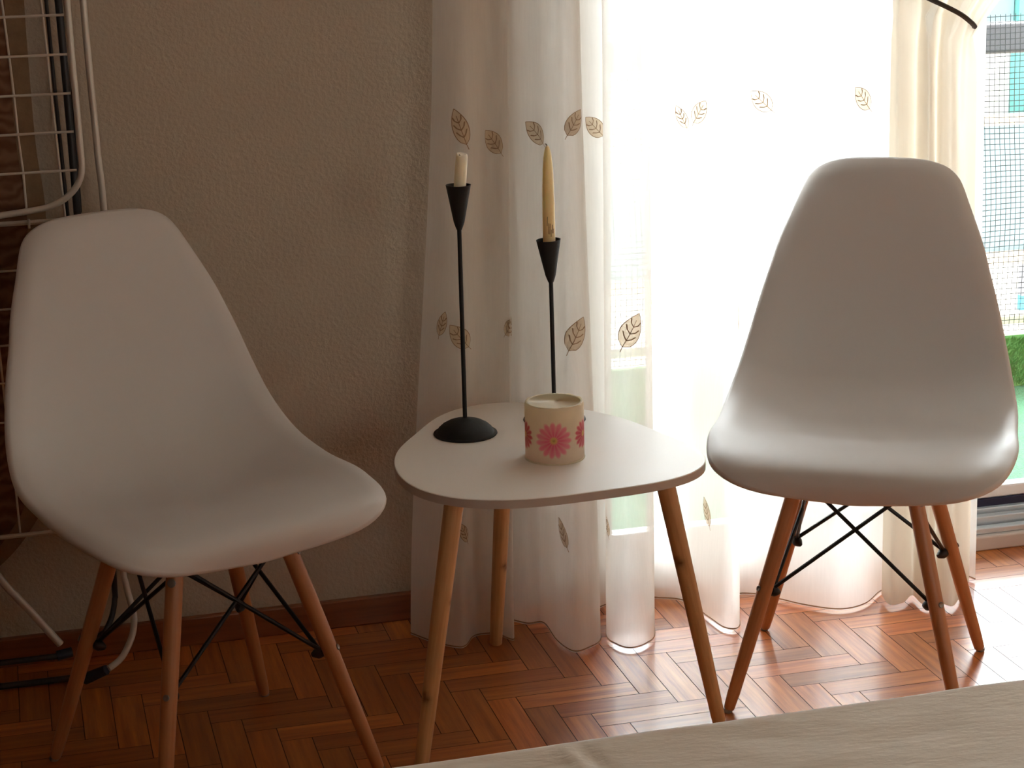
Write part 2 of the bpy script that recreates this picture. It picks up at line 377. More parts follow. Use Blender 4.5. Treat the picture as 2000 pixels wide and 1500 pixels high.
sheer_px = [((800,1235),(848,-.055)),((845,1252),(868,-.10)),((888,1262),(900,-.125)),((908,1260),(925,-.12)),((926,1240),(955,-.095)),
 ((966,1236),(978,-.11)),((1004,1247),(992,-.135)),((990,1210),(978,-.075)),((1030,1216),(1018,-.07)),((1062,1215),(1050,-.10)),
 ((1088,1250),(1072,-.14)),((1120,1271),(1098,-.16)),((1150,1264),(1120,-.155)),((1174,1245),(1132,-.13)),((1160,1195),(1122,-.06)),
 ((1196,1180),(1190,-.05)),((1184,1238),(1176,-.11)),((1205,1258),(1196,-.145)),((1232,1265),(1222,-.155)),((1262,1256),(1250,-.14)),
 ((1279,1235),(1267,-.115)),((1264,1172),(1255,-.06)),((1292,1166),(1300,-.055)),((1340,1173),(1350,-.08)),((1384,1204),(1385,-.115)),
 ((1418,1226),(1420,-.135)),((1445,1220),(1439,-.125)),((1432,1165),(1428,-.07)),((1470,1158),(1480,-.055)),((1520,1168),(1530,-.075)),
 ((1571,1180),(1575,-.10)),((1640,1189),(1640,-.12)),((1690,1178),(1690,-.105)),((1722,1152),(1735,-.08)),((1765,1140),(1790,-.055)),
 ((1820,1128),(1850,-.06)),((1872,1120),(1905,-.07)),((1905,1130),(1925,-.085))]
Ssh, nsh = surface([(fl_(a), tp_(*b)) for a, b in sheer_px], 2.42)
sm = sheet(Ssh, nsh, 2.42, 34, zb_f=lambda i: .004)
# embroidered leaves laid along the cloth
_grid = []
for i in range(0, nsh*2):
    for r in range(0, 116):
        z = .01+r*.01; P = Ssh(i/2, z); X, Y = pj(P); _grid.append((X, Y, i/2, z, P.y))
def pick(q):
    c = [g for g in _grid if (g[0]-q[0])**2+(g[1]-q[1])**2 < 90]
    if not c: c = sorted(_grid, key=lambda g: (g[0]-q[0])**2+(g[1]-q[1])**2)[:3]
    y = min(g[4] for g in c); c = [g for g in c if g[4] < y+.02]
    g = min(c, key=lambda g: (g[0]-q[0])**2+(g[1]-q[1])**2)
    return g[2], g[3]
def arc(u, ds, z):
    """walk ds metres along the cloth at height z"""
    st = .15 if ds > 0 else -.15; left = abs(ds); P = Ssh(u, z)
    while left > 0 and 0 < u+st < nsh-1.1:
        Q = Ssh(u+st, z); d = (Q-P).length
        if d >= left: return u+st*left/d
        left -= d; u += st; P = Q
    return u
def add_leaf(tip, stem, wd=None, front=True):
    if wd is None: wd = .42 if abs(tip[0]-stem[0]) < .5*abs(tip[1]-stem[1]) else .60
    um, zm = pick(((tip[0]+stem[0])/2, (tip[1]+stem[1])/2))
    sgn = -1 if tip[0] < stem[0] else 1
    Lz = .050*abs(stem[1]-tip[1])/55; Ls = max(.012, .048*abs(stem[0]-tip[0])/50)
    ax = Vector((sgn*Ls, Lz)); L = ax.length; ax.normalize(); nx = Vector((-ax.y, ax.x))
    def mp(a, b, off):
        s = ax*a*L/2+nx*b*L; z = zm+s.y; u = arc(um, s.x, z); P = Ssh(u, z); P2 = Ssh(u+.1, z)
        t = (P2-P); n = Vector((t.y, -t.x, 0)).normalized()
        if n.y > 0: n = -n
        return P+n*off
    def strip(pts, wf, off, mi):
        for (p, q) in zip(pts, pts[1:]):
            d = Vector((q[0]-p[0], q[1]-p[1])); e = Vector((-d.y, d.x)); 
            if e.length < 1e-6: continue
            e.normalize(); e *= wf
            sm.add([mp(p[0]-e.x, p[1]-e.y, off), mp(q[0]-e.x, q[1]-e.y, off), mp(q[0]+e.x, q[1]+e.y, off), mp(p[0]+e.x, p[1]+e.y, off)], [(0, 1, 2, 3)], mi)
    N = 10
    half = lambda a: wd*.5*(max(0, 1-((a+.12)/1.12)**2) if a > -.12 else max(0, 1-((a+.12)/.88)**2)**.6)
    A = [-1+2*i/N*1.0 for i in range(N+1)]
    for a, b in zip(A, A[1:]):
        for c0, c1 in ((-1, -.5), (-.5, 0), (0, .5), (.5, 1)):
            sm.add([mp(a, half(a)*c0, .0009), mp(b, half(b)*c0, .0009), mp(b, half(b)*c1, .0009), mp(a, half(a)*c1, .0009)], [(0, 1, 2, 3)], 1)
    strip([(a, half(a)) for a in A], .011, .0016, 2); strip([(a, -half(a)) for a in A], .011, .0016, 2)
    strip([(-1.3, -.02), (-1.0, 0), (-.4, 0), (.2, 0), (.6, 0)], .010, .0017, 2)
    for a0 in (-.6, -.2, .2):
        for sg in (-1, 1):
            strip([(a0, 0), (a0+.16, sg*half(a0)*.45), (a0+.38, sg*half(a0+.2)*.72)], .020, .0018, 2)
for tpx, spx in [((887,220),(909,285)),((947,250),(980,292)),((1027,237),(1068,275)),((1137,218),(1107,262)),((1142,224),(1177,262)),
                 ((1320,205),(1341,248)),((1382,197),(1355,240)),((1468,182),(1507,220)),((1668,168),(1701,212)),
                 ((1018,625),(993,658)),((1142,625),(1110,683)),((1249,618),(1216,677)),((1284,578),(1274,606)),((1446,582),(1430,650)),((868,612),(862,658)),((880,640),(915,682)),
                 ((1087,1015),(1112,1066)),((1182,1008),(1190,1045)),((1371,975),(1391,1028)),((898,1022),(915,1062))]:
    add_leaf(tpx, spx)
# rolled hem along the floor edge
hem = [Ssh(i, .007)+Vector((0, -.0006, 0)) for i in range(nsh)]
sm.tube(hem, .0012, 4, 2)
so_ = sm.build('sheer_curtain', [M['sheer'], M['leaf'], M['stitch']], weld=1)
tag(so_, 'long white sheer curtain embroidered with beige leaves, hanging across the balcony door', 'curtain')

drape_px = [((1722,1160),(1738,-.165)),((1738,1180),(1750,-.20)),((1765,1176),(1768,-.19)),((1782,1162),(1786,-.16)),((1800,1178),(1803,-.20)),
 ((1815,1182),(1814,-.215)),((1826,1168),(1824,-.165)),((1842,1178),(1838,-.19)),((1862,1183),(1856,-.205)),((1876,1165),(1866,-.16)),((1888,1140),(1884,-.17)),((1892,1136),(1906,-.15))]
TB = at((1865, 25), y=-.2).z
def drape_prof():
    return [((fl_(a)[0], min(fl_(a)[1], -.17)), (at((b[0], 150), y=b[1]).x, b[1])) for a, b in drape_px]
Sd0, nd = surface(drape_prof(), 2.42)
# the cord gathers the drape at its height; the cloth bulges just below and fans out above
XA, XB = at((1770, 10), y=-.19).x, at((1900, 50), y=-.19).x
def Sd(i, z):
    P = Sd0(i, min(z, TB))
    f = i/(nd-1)
    zc = TB+.035-.085*f                      # cord slopes down to the right
    if z <= zc:
        b = math.exp(-((z-zc)/.045)**2)      # pinch near the cord
        x1 = P.x*(1-.32*b*f**3)+ (XB-.01)*.32*b*f**3
        return Vector((x1, P.y+(-.185-P.y)*.6*b, z))
    g = min(1, (z-zc)/.5)
    xx = P.x*(1-.32*f**3)+(XB-.01)*.32*f**3
    return Vector((xx+g*(.02+.38*f), P.y*(1-.5*g)+(-.16)*.5*g + .02*math.sin(i*1.3)*g-.0*g, z))
dm = sheet(Sd, nd, 2.42, 60, zb=.007)
do = dm.build('cream_drape', M['drape'], weld=1)
tag(do, 'cream opaque drape gathered at the right end of the sheer curtain', 'curtain')
cd = catmull([at(q, y=y) for q, y in (((1790, -14), -.20), ((1822, 1), -.232), ((1850, 14), -.242), ((1878, 29), -.238), ((1897, 44), -.222), ((1904, 52), -.20))], 5)
cd = cd+[cd[-1]+Vector((.012, .025, -.002)), cd[-1]+Vector((.010, .06, .004))]
bk = [Vector((cd[-1].x-(cd[-1].x-cd[0].x)*t, -.125, cd[-1].z+(cd[0].z-cd[-1].z)*t)) for t in (.1, .3, .5, .7, .9)]
MB().tube(cd+bk, .0042, 8, closed=True).build('tieback_cord', M['cord'], do)
rod = MB().tube([(.55, -.12, 2.45), (2.7, -.12, 2.45)], .014, 14).build('curtain_rail', M['white'])
tag(rod, 'white curtain rail above the balcony door', 'curtain rail')

# ------------------------------------------------------------------ chairs
TK = [0, .08, .2, .35, .48, .58, .7, .85, .95, 1.0]
SH = [[-0.2235, -0.2127, -0.1289, -0.0048, 0.1013, 0.1705, 0.2087, 0.2338, 0.2579, 0.2671],
      [0.3873, 0.4274, 0.4443, 0.4257, 0.4283, 0.4664, 0.557, 0.6841, 0.7835, 0.8204],
      [0.1742, 0.2091, 0.2312, 0.2276, 0.223, 0.2111, 0.1955, 0.1701, 0.1502, 0.1645],
      [-0.0438, 0.0089, 0.0228, 0.0207, -0.0006, -0.0231, -0.0278, -0.0189, 0.0084, 0.0392],
      [0.0055, 0.0049, 0.0042, 0.0285, 0.0435, 0.0411, 0.0122, -0.0159, -0.0145, -0.0105]]
SR0, SR1, SEX = .1145, .1581, (.0622, -.5675, .1253, .3266)
def grad(x, v):
    n = len(x); g = []
    for i in range(n):
        if i == 0: g.append((v[1]-v[0])/(x[1]-x[0]))
        elif i == n-1: g.append((v[-1]-v[-2])/(x[-1]-x[-2]))
        else:
            h0, h1 = x[i]-x[i-1], x[i+1]-x[i]
            g.append((h0*h0*v[i+1]+(h1*h1-h0*h0)*v[i]-h1*h1*v[i-1])/(h0*h1*(h1+h0)))
    return g
GR = [grad(TK, v) for v in SH]
def cub(k, t):
    v, m = SH[k], GR[k]; i = 0
    while i < 8 and TK[i+1] < t: i += 1
    h = TK[i+1]-TK[i]; s = (t-TK[i])/h
    return (2*s**3-3*s**2+1)*v[i]+(s**3-2*s**2+s)*h*m[i]+(-2*s**3+3*s**2)*v[i+1]+(s**3-s**2)*h*m[i+1]
def shell_point(X, t):
    """the endless smooth skin: lateral X, running length t from front lip to top"""
    t = min(1, max(0, t)); yc, zc, W, DY, DZ = [cub(k, t) for k in range(5)]; q = abs(X/W)**2.6
    return Vector((X, yc+DY*q, zc+DZ*q))
def shell_width(t):
    W = cub(2, t)
    u = max(0, 1-t/SR0); W *= (1-u**(2.6*math.exp(SEX[0])))**(1/(2.6*math.exp(SEX[1])))
    u = max(0, 1-(1-t)/SR1); return W*(1-u**(2.6*math.exp(SEX[2])))**(1/(2.6*math.exp(SEX[3])))
def shell_normal(X, t):
    e = .012; t0, t1 = max(0, t-e), min(1, t+e)
    return (shell_point(X+.004, t)-shell_point(X-.004, t)).cross(shell_point(X, t1)-shell_point(X, t0)).normalized()
def make_shell(root, zs, dx, dy, dz, dyaw):
    nt_, ns = 81, 41
    rows, nor = [], []
    for a in range(nt_):
        t = .5-.5*math.cos(PI*(.003+.994*a/(nt_-1))); W = shell_width(t); r = []; n = []
        for b in range(ns):
            X = W*math.sin(PI/2*(-1+2*b/(ns-1))); r.append(shell_point(X, t)); n.append(shell_normal(X, t))
        rows.append(r); nor.append(n)
    loop = [(0, b) for b in range(ns)]+[(a, ns-1) for a in range(1, nt_)]+[(nt_-1, b) for b in range(ns-2, -1, -1)]+[(a, 0) for a in range(nt_-2, 0, -1)]
    P0 = [rows[a][b] for a, b in loop]; K = len(loop)
    def around(i, sgn, dist):
        left = dist; j = i
        while left > 0:
            l = (j+sgn) % K; left -= (P0[l]-P0[j]).length; j = l
        return j
    OO = []; NS = [nor[a][b] for a, b in loop]
    for i in range(K):
        t = (P0[around(i, 1, .006)]-P0[around(i, -1, .006)]).normalized(); OO.append(t.cross(NS[i]).normalized())
    # the skin rolls backwards over the last two centimetres before its edge
    A = np.array([tuple(q) for q in P0]); D = np.roll(A, -1, 0)-A; DD = (D*D).sum(1)+1e-12
    def edge_dist(v):
        w_ = np.array(tuple(v))-A; t = np.clip((w_*D).sum(1)/DD, 0, 1)
        return float(np.sqrt(((w_-D*t[:, None])**2).sum(1).min()))
    rows = [[rows[a][b]-nor[a][b]*.0075*max(0, 1-edge_dist(rows[a][b])/.026)**2 for b in range(ns)] for a in range(nt_)]
    P0 = [rows[a][b] for a, b in loop]
    rings = [[P0[i]+OO[i]*out-NS[i]*dn for i in range(K)] for (out, dn) in ((.0022, .0022), (.0032, .0055), (.0026, .009), (.0008, .0115))]
    c, s_ = math.cos(dyaw), math.sin(dyaw)
    def X_(v):
        x, y, z = v.x+dx, v.y+dy, v.z*(1+zs)+dz
        return Vector((x*c-y*s_, x*s_+y*c, z))
    rows = [[X_(v) for v in r] for r in rows]; rings = [[X_(v) for v in r] for r in rings]
    m = MB(); idx = lambda a, b: a*ns+b
    vs = [v for r in rows for v in r]
    fs = [(idx(a, b), idx(a, b+1), idx(a+1, b+1), idx(a+1, b)) for a in range(nt_-1) for b in range(ns-1)]
    base = len(vs)
    for r in rings: vs += r
    prev = [idx(a, b) for a, b in loop]
    for k in range(len(rings)):
        cur = [base+k*K+i for i in range(K)]
        fs += [(prev[i], cur[i], cur[(i+1) % K], prev[(i+1) % K]) for i in range(K)]; prev = cur
    m.add(vs, fs)
    o = m.build('seat_shell', M['shell'], root, weld=1)
    so = o.modifiers.new('thickness', 'SOLIDIFY'); so.thickness = .0042; so.offset = -1
    return o
AF, BF, AR, BR_, TF, UF, TR, UR, ZT, ZB = .18142, .1779, .18522, .17215, .09022, .08923, .0891, .0979, .36221, .19406
def make_chair(x, y, yaw, label, sh):
    root = empty('shell_chair', (x, y, 0), label, 'chair', rz=yaw)
    make_shell(root, *sh)
    legs = {}
    for k, sx, a, b, t, u, sy in (('FL', -1, AF, BF, TF, UF, -1), ('FR', 1, AF, BF, TF, UF, -1), ('RR', 1, AR, BR_, TR, UR, 1), ('RL', -1, AR, BR_, TR, UR, 1)):
        foot = Vector((sx*a, sy*b, 0)); top = Vector((sx*t, sy*u, ZT)); d = (top-foot).normalized()
        legs[k] = (foot, top, d)
        # mesh along local z so that the grain follows the leg
        L = (top-foot).length+.028; q = d.to_track_quat('Z', 'Y'); m = MB()
        prof = [(.0, .004), (.0065, .004), (.0085, .0065), (.0098, .03), (.0112, .12), (.0122, .24), (.0126, L*.72), (.0124, L*.9), (.012, L-.004), (.010, L), (0, L)]
        m.lathe(prof, n=22)
        o = m.build('leg', M['beech'], root); o.location = foot; o.rotation_mode = 'QUATERNION'; o.rotation_quaternion = q
        g = MB().lathe([(0, 0), (.0068, 0), (.0075, .002), (.0072, .006), (0, .006)], n=16).build('foot_glide', M['glide'], o)
        g.rotation_mode = 'QUATERNION'; g.rotation_quaternion = q.inverted(); g.location = (0, 0, 0)
        # bolt through the leg: ring outside, black nut inside
        hb = foot+(top-foot)*(ZB/ZT); out = Vector((hb.x, hb.y, 0)).normalized(); out = (out-d*out.dot(d)).normalized()
        rr_ = .0125
        MB().lathe([(0, 0), (.0046, 0), (.0048, .0010), (.0040, .0016), (.0026, .0010), (0, .0004)], n=18, c=hb+out*rr_, axis=out).build('screw', M['screw'], root)
        MB().lathe([(.004, -.002), (.0075, 0), (.0085, .004), (.0085, .008), (.006, .013), (.0035, .017), (0, .018)], n=16, c=hb-out*rr_, axis=-out).build('nut', M['nut'], root)
        ht = foot+(top-foot)*.95
        MB().lathe([(0, 0), (.006, 0), (.0063, .0014), (.0045, .0024), (0, .0024)], n=18, c=ht+out*(rr_-.0005), axis=out).build('screw', M['screw'], root)
    order = ['FL', 'FR', 'RR', 'RL']
    for i in range(4):
        a, b = order[i], order[(i+1) % 4]
        for (p, q_) in ((a, b), (b, a)):
            fp, tpp, dp = legs[p]; fq, tq, dq = legs[q_]
            hi = tpp-Vector((0, 0, .006)); lo = fq+(tq-fq)*(ZB/ZT)
            hi = hi-Vector((hi.x, hi.y, 0)).normalized()*.018; lo = lo-Vector((lo.x, lo.y, 0)).normalized()*.017
            dd = (lo-hi).normalized(); off = Vector((0, 0, .0035 if p == a else -.0035))
            MB().tube([hi+off, lo], .0033, 8).build('brace_rod', M['black'], root)
    # steel plates under the seat that hold the leg tops, with rubber pads touching the shell
    for sy in (-1, 1):
        u = UF if sy < 0 else UR; t = TF if sy < 0 else TR
        m = MB(); m.tube([(-t+.012, sy*u*.84, ZT-.008), (-.05, sy*u*.8, ZT+.012), (.05, sy*u*.8, ZT+.012), (t-.012, sy*u*.84, ZT-.008)], .0055, 8)
        m.build('mounting_bar', M['black'], root)
        for sx in (-1, 1):
            MB().lathe([(.011, ZT), (.013, ZT+.018), (.013, ZT+.034), (.011, ZT+.05)], n=16, c=(sx*t*.78, sy*u*.8, 0)).build('rubber_mount', M['nut'], root)
    return root
make_chair(.23083, -.48942, .38771, 'white plastic shell chair on wooden legs in front of the drying rack', (-.0204, -.0009, .0141, .0091, -.0355))
make_chair(1.28571, -.4936, -.56384, 'white plastic shell chair on wooden legs before the bright curtained door', (.0276, .0032, -.0188, -.0141, .0423))

# ------------------------------------------------------------------ side table
H = .43548; TX, TY, TA = .76356, -.44797, .03517
# rim radius as a short Fourier series: a rounded triangle
tt = empty('side_table', (TX, TY, 0), 'small three legged side table with rounded white top between the chairs', 'table')
TFC = [0.24001, -0.00597, 0.00019, -0.01362, -0.00165, -0.00048, -0.02355, -0.00191, -0.00117, -0.00314, 0.00344, -0.00203, -0.00101]
def rad(g):
    return TFC[0]+sum(TFC[2*k-1]*math.cos(k*g)+TFC[2*k]*math.sin(k*g) for k in range(1, 7))
def rim(sc_): 
    return [(math.cos(2*PI*j/120)*(rad(2*PI*j/120)+sc_), math.sin(2*PI*j/120)*(rad(2*PI*j/120)+sc_)) for j in range(120)]
m = MB(); rings = [(-.003, H-.0145), (0, H-.0135), (0, H-.001), (-.001, H)]; vs = []
for s_, z in rings: vs += [(x, y, z) for x, y in rim(s_)]
vs += [(0, 0, H), (0, 0, H-.0145)]
fs = [(k*120+j, k*120+(j+1) % 120, (k+1)*120+(j+1) % 120, (k+1)*120+j) for k in range(3) for j in range(120)]
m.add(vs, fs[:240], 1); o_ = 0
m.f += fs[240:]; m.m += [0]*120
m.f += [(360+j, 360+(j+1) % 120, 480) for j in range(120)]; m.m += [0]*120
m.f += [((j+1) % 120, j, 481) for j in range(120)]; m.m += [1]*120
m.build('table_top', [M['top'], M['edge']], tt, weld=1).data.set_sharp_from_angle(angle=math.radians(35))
KN = {0: [(.74, 0), (.40, 1.6)], 1: [(.36, 0), (.8, 2)], 2: [(.62, 1)]}
for li_, deg in enumerate((210, 330, 90)):
    g = math.radians(deg)+TA; foot = Vector((.27967*math.cos(g), .27967*math.sin(g), 0)); top = Vector((.18809*math.cos(g), .18809*math.sin(g), H-.0145))
    d = (top-foot).normalized(); L = (top-foot).length; q = d.to_track_quat('Z', 'Y'); m = MB()
    n = 60; prof = [(0, .003)]+[(.0108+.0042*(k/n)**.8, .003+(L-.001-.003)*k/n) for k in range(n+1)]
    m.lathe(prof, n=26); o = m.build('leg', M['pine'], tt); o.location = foot; o.rotation_mode = 'QUATERNION'; o.rotation_quaternion = q
    ca = o.data.color_attributes.new('knots', 'FLOAT_COLOR', 'POINT')
    camd = q.inverted() @ Vector((-.3, -.95, 0)); ga = math.atan2(camd.y, camd.x)
    for i, v in enumerate(o.data.vertices):
        z = v.co.z/L; a = math.atan2(v.co.y, v.co.x); k = 1.0
        for (kz, ka) in KN[li_]:
            da = (a-ga-(-.5 if ka == 0 else ka)+PI) % (2*PI)-PI; dz = (z-(1-kz))*L+.006*da
            e = math.exp(-((dz/.0045)**2)-(da/.55)**2)+.35*math.exp(-((dz/.012)**2)-(da/.8)**2)
            k *= 1-.72*min(1, e)
        ca.data[i].color = (k, k*k**.25, k*k**.5, 1)
    MB().lathe([(0, 0), (.008, 0), (.009, .003), (0, .003)], n=16, c=foot).build('foot_pad', M['glide'], tt)

# ------------------------------------------------------------------ candlesticks, candles
def stick(label, c, ptop, pbot, ctop, cand, candtop, clabel, cmat, stub, cl_name='taper_candle'):
    """c: base centre on the table; ptop: photo point of the cup rim centre; pbot: cup bottom"""
    c = Vector((*c, H)); root = empty('candlestick', c, label, 'candlestick', 'black iron candlesticks')
    bt = at(pbot, y=c.y)-c; tp = at(ptop, y=c.y)-c
    b = MB(); b.lathe([(0, .0), (.0500, 0), (.0512, .0015), (.0508, .0030), (.0465, .0040), (.0455, .0055), (.043, .010), (.037, .0155), (.028, .0205), (.018, .0238), (.008, .0255), (.0042, .0275), (0, .0276)], n=64)
    b.build('base', M['iron'], root)
    MB().tube([(0, 0, .024), tuple(bt*.5+Vector((0, 0, .012))), tuple(bt)], .0036, 12).build('stem', M['iron'], root)
    d = (tp-bt); L = d.length; ax = d.normalized(); R = .0198
    MB().lathe([(0, -.002), (.0042, -.002), (.0065, .004), (.0085, .010), (R-.0003, L-.001), (R, L), (R-.0013, L), (.0105, L*.35), (0, L*.3)], n=40, c=bt, axis=ax).build('cup', M['iron'], root)
    # candle
    e = at(candtop, y=c.y)-c; s0 = bt+d*.52; ax2 = (e-s0).normalized(); L2 = (e-s0).length
    cr = empty(cl_name, c+s0, clabel, 'candle')
    m = MB()
    if stub:
        m.lathe([(0, 0), (.0094, 0), (.0096, L2*.5), (.0092, L2-.004), (.0085, L2-.0005), (.0078, L2+.0012), (.0068, L2-.0008), (.003, L2-.004), (0, L2-.0045)], n=36, axis=ax2)
        for i, v in enumerate(m.v):
            v = Vector(v)
            if v.dot(ax2) > L2-.006: m.v[i] = tuple(v+ax2*(.0022*math.sin(math.atan2(v.y, v.x)*1.0+.6)))
    else:
        k = [(0, 0), (.0098, 0), (.0100, L2*.2), (.0099, L2*.45), (.0092, L2*.65), (.0082, L2*.8), (.0066, L2*.90), (.0048, L2*.955), (.003, L2*.985), (.0012, L2*.998), (0, L2)]
        m.lathe(k, n=36, axis=ax2)
    o = m.build('wax_body', cmat, cr)
    wk = MB(); tip = ax2*(L2-(.005 if stub else .002))
    wk.tube([tip, tip+Vector((-.0015, 0, .004)), tip+Vector((-.004, 0, .006 if stub else .0045))], .0009, 6); wk.build('wick', M['mark'], cr)
    if not stub:   # dark scratches low on the candle
        q = MB(); rr = random.Random(5); zb_ = (d*.48).dot(ax2)
        for k_ in range(6):
            a = -PI/2-.55+.2*k_; z0 = zb_+.006+rr.uniform(0, .006)+(.014 if k_ == 0 else 0); z1 = z0+rr.uniform(.006, .018)
            pp = []
            for z in (z0, (z0+z1)/2, z1):
                pp.append(ax2*z+Vector((math.cos(a)*.0098, math.sin(a)*.0098, 0))); a += .03
            q.tube(pp, .0006, 5)
        q.build('printed_mark', M['mark'], cr)
    return root
stick('taller black iron candlestick with a cone cup, left of the flowered candle pot', (.672, -.330), (895, 361), (897, 446), None, None, (902, 303), 'short burnt-down ivory candle in the taller black candlestick', M['candle'], True)
stick('shorter black iron candlestick with a cone cup, standing behind the flowered candle pot', (.829, -.300), (1071, 468), (1076, 549), None, None, (1069, 284), 'tall unburnt honey-coloured taper candle in the shorter black candlestick', M['candle2'], False)

# wide flower candle
PC = Vector((.7735, -.4925, H)); R = .0453
HT = (at((1083, 783), y=-.4925).z-H)
root = empty('flower_candle', PC, 'wide ivory candle pot with pink pressed daisies on the side table', 'candle')
m = MB(); na, nz = 480, 90; vs = []
for k in range(nz+1):
    z = HT*k/nz; rr_ = R-.0015*math.exp(-((z)/.0025)**2)-.0012*math.exp(-((HT-z)/.002)**2)
    vs += [(rr_*math.cos(2*PI*j/na), rr_*math.sin(2*PI*j/na), z+(.0007*math.sin(6*PI*j/na)+.0006*math.sin(22*PI*j/na) if k == nz else 0)) for j in range(na)]
fs = [(k*na+j, k*na+(j+1) % na, (k+1)*na+(j+1) % na, (k+1)*na+j) for k in range(nz) for j in range(na)]+[tuple(range(na))[::-1]]
m.add(vs, fs); o = m.build('wax_wall', M['wax'], root, weld=1)
cax = math.atan2(CP.y-PC.y, CP.x-PC.x)
flw = [(cax-.03, .0385, .0290, (.88, .10, .26), (.95, .32, .46)), (cax+1.24, .0415, .0235, (.62, .02, .10), (.80, .12, .22)), (cax-1.34, .0400, .0235, (.50, .02, .06), (.75, .10, .16)),
       (cax+2.4, .034, .024, (.85, .2, .3), (.9, .4, .5)), (cax-2.5, .034, .024, (.85, .2, .3), (.9, .4, .5))]
ca = o.data.color_attributes.new('pattern', 'FLOAT_COLOR', 'POINT')
for i, v in enumerate(o.data.vertices):
    a = math.atan2(v.co.y, v.co.x); col = Vector((.93, .84, .69)).lerp(Vector((.82, .72, .60)), .8*math.exp(-(v.co.z/.012)**2))
    nzv = noise.noise(Vector((v.co.x*60, v.co.y*60, v.co.z*60)))
    col *= 1+.05*nzv
    for (a0, z0, r0, c1, c2) in flw:
        du = ((a-a0+PI) % (2*PI)-PI)*R; dv = v.co.z-z0; r = math.hypot(du, dv)
        if r < r0*1.3:
            g = math.atan2(dv, du); pet = abs(math.cos(g*7.5+.3)); edge = r0*(.80+.2*pet+.04*nzv)
            k = (1-ss(edge*.86, edge*1.06, r))*(.72+.28*pet)
            pc = Vector(c1).lerp(Vector(c2), ss(.2, .9, r/r0)*.8+.2*nzv)
            pc = pc.lerp(Vector((.80, .50, .12)), 1-ss(r0*.12, r0*.26, r)); pc = pc.lerp(Vector((.40, .20, .03)), .7*(1-ss(r0*.02, r0*.12, r)))
            col = col.lerp(pc, k*.92)
    ca.data[i].color = (*col, 1)
m = MB(); RI = R-.0075
m.lathe([(R-.0012, HT), (R-.003, HT+.0004), (RI+.001, HT-.0002), (RI, HT-.002), (RI-.0005, HT-.03), (RI-.002, HT-.050), (RI-.010, HT-.055), (.004, HT-.056), (0, HT-.056)], n=96)
m.build('hollow', M['waxin'], root, weld=1)
MB().tube([(0, 0, HT-.057), (.001, 0, HT-.047), (.003, .001, HT-.043)], .0011, 6).build('wick', M['mark'], root)
MB().lathe([(0, 0), (R+.0008, 0), (R+.0012, .0010), (R+.0004, .0022), (0, .0022)], n=72).build('base_rim', M['waxin'], root)

# ------------------------------------------------------------------ drying rack
YR = -.105
def T(pts, y=YR): return [at(q, y=y) for q in pts]
rk = empty('drying_rack', (at((60, 1290), z=0).x, -.10, 0), 'folded white wire drying rack leaning on the wall behind the left chair', 'drying rack')
XC = -.105                                   # the rack's middle, left of the picture
def mir(p): return Vector((2*XC-p.x, p.y, p.z))
def span(q, y, r, name, m):                  # a bar from the photo point q across to its mirror end
    p = at(q, y=y); world_part(MB().tube([mir(p), p], r, 8), name, m, rk)
def both(pts, r, name, m, n=10):
    for P in (pts, [mir(p) for p in pts]): world_part(MB().tube(P, r, n), name, m, rk)
fr1 = T([(128, -60), (131, 0), (141, 120), (149, 200), (157, 290), (160, 325), (156, 350), (142, 374), (116, 395), (80, 408), (0, 421), (-60, 429)], -.125)
tp1 = fr1[0]+Vector((-.001, 0, .16)); fr1 = [tp1+Vector((-.05, 0, .045)), tp1+Vector((-.012, 0, .032)), tp1]+fr1
fr1 = catmull(fr1+[mir(p) for p in fr1[::-1]], 4)
world_part(MB().tube(fr1, .0052, 12, closed=True), 'wing_frame', M['chrome'], rk)
for q in ((125, 29), (131, 106), (138, 182), (144, 257), (150, 332), (122, -47), (118, -125), (112, -205)): span(q, -.12, .0021, 'wire', M['wire'])
for v in [[(-22, -230), (3, 0), (17, 105), (27, 185), (35, 265), (45, 335), (52, 412)], [(55, -230), (80, 0), (92, 107), (100, 185), (109, 265), (117, 335), (128, 430)]]:
    both(T(v, -.112), .0019, 'wire', M['wire'], 8)
span((205, 425), -.10, .0040, 'crossbar', M['chrome'])
both(T([(56, 428), (57, 446)], -.104), .0020, 'hinge_pin', M['wire'], 8)
for q in ((150, 520), (150, 594), (150, 664), (150, 737), (150, 813)): span(q, -.085, .0018, 'wire', M['wire'])
for v in [[(-20, 540), (0, 695), (11, 800), (25, 900), (40, 1046)], [(62, 540), (80, 740), (96, 880), (111, 1040)]]:
    both(T(v, -.082), .0018, 'wire', M['wire'], 8)
span((180, 1031), -.088, .0040, 'crossbar', M['chrome'])
leg1 = T([(135, -260), (157, -60), (162, 0), (172, 110), (183, 220), (192, 310), (203, 412), (222, 700), (238, 1080)], -.070)
leg1 += [at((246, 1140), y=-.075), at((256, 1180), y=-.085), at((262, 1210), y=-.10), at((257, 1245), y=-.115), at((238, 1284), y=-.135), at((212, 1306), y=-.15)]
both(catmull(leg1, 5), .0055, 'leg', M['chrome'], 12)
span((135, -258), -.070, .0050, 'crossbar', M['chrome'])
e1 = at((208, 1308), y=-.152); e2 = at((166, 1326), z=.013)
both([e1, e2], [.0085, .010], 'foot_cap', M['cap'], 12)
lg = [at((-70, 1030), y=-.10), at((-30, 1090), y=-.10), at((8, 1140), y=-.10), at((60, 1195), y=-.095), at((118, 1258), y=-.09)]
both(catmull(lg, 4), .0066, 'leg', M['chrome'], 12)
both([at((112, 1281), y=-.082), at((141, 1273), y=-.078)], .0085, 'foot_cap', M['cap'], 12)
span((118, 1281), -.082, .0055, 'floor_bar', M['darktube'])
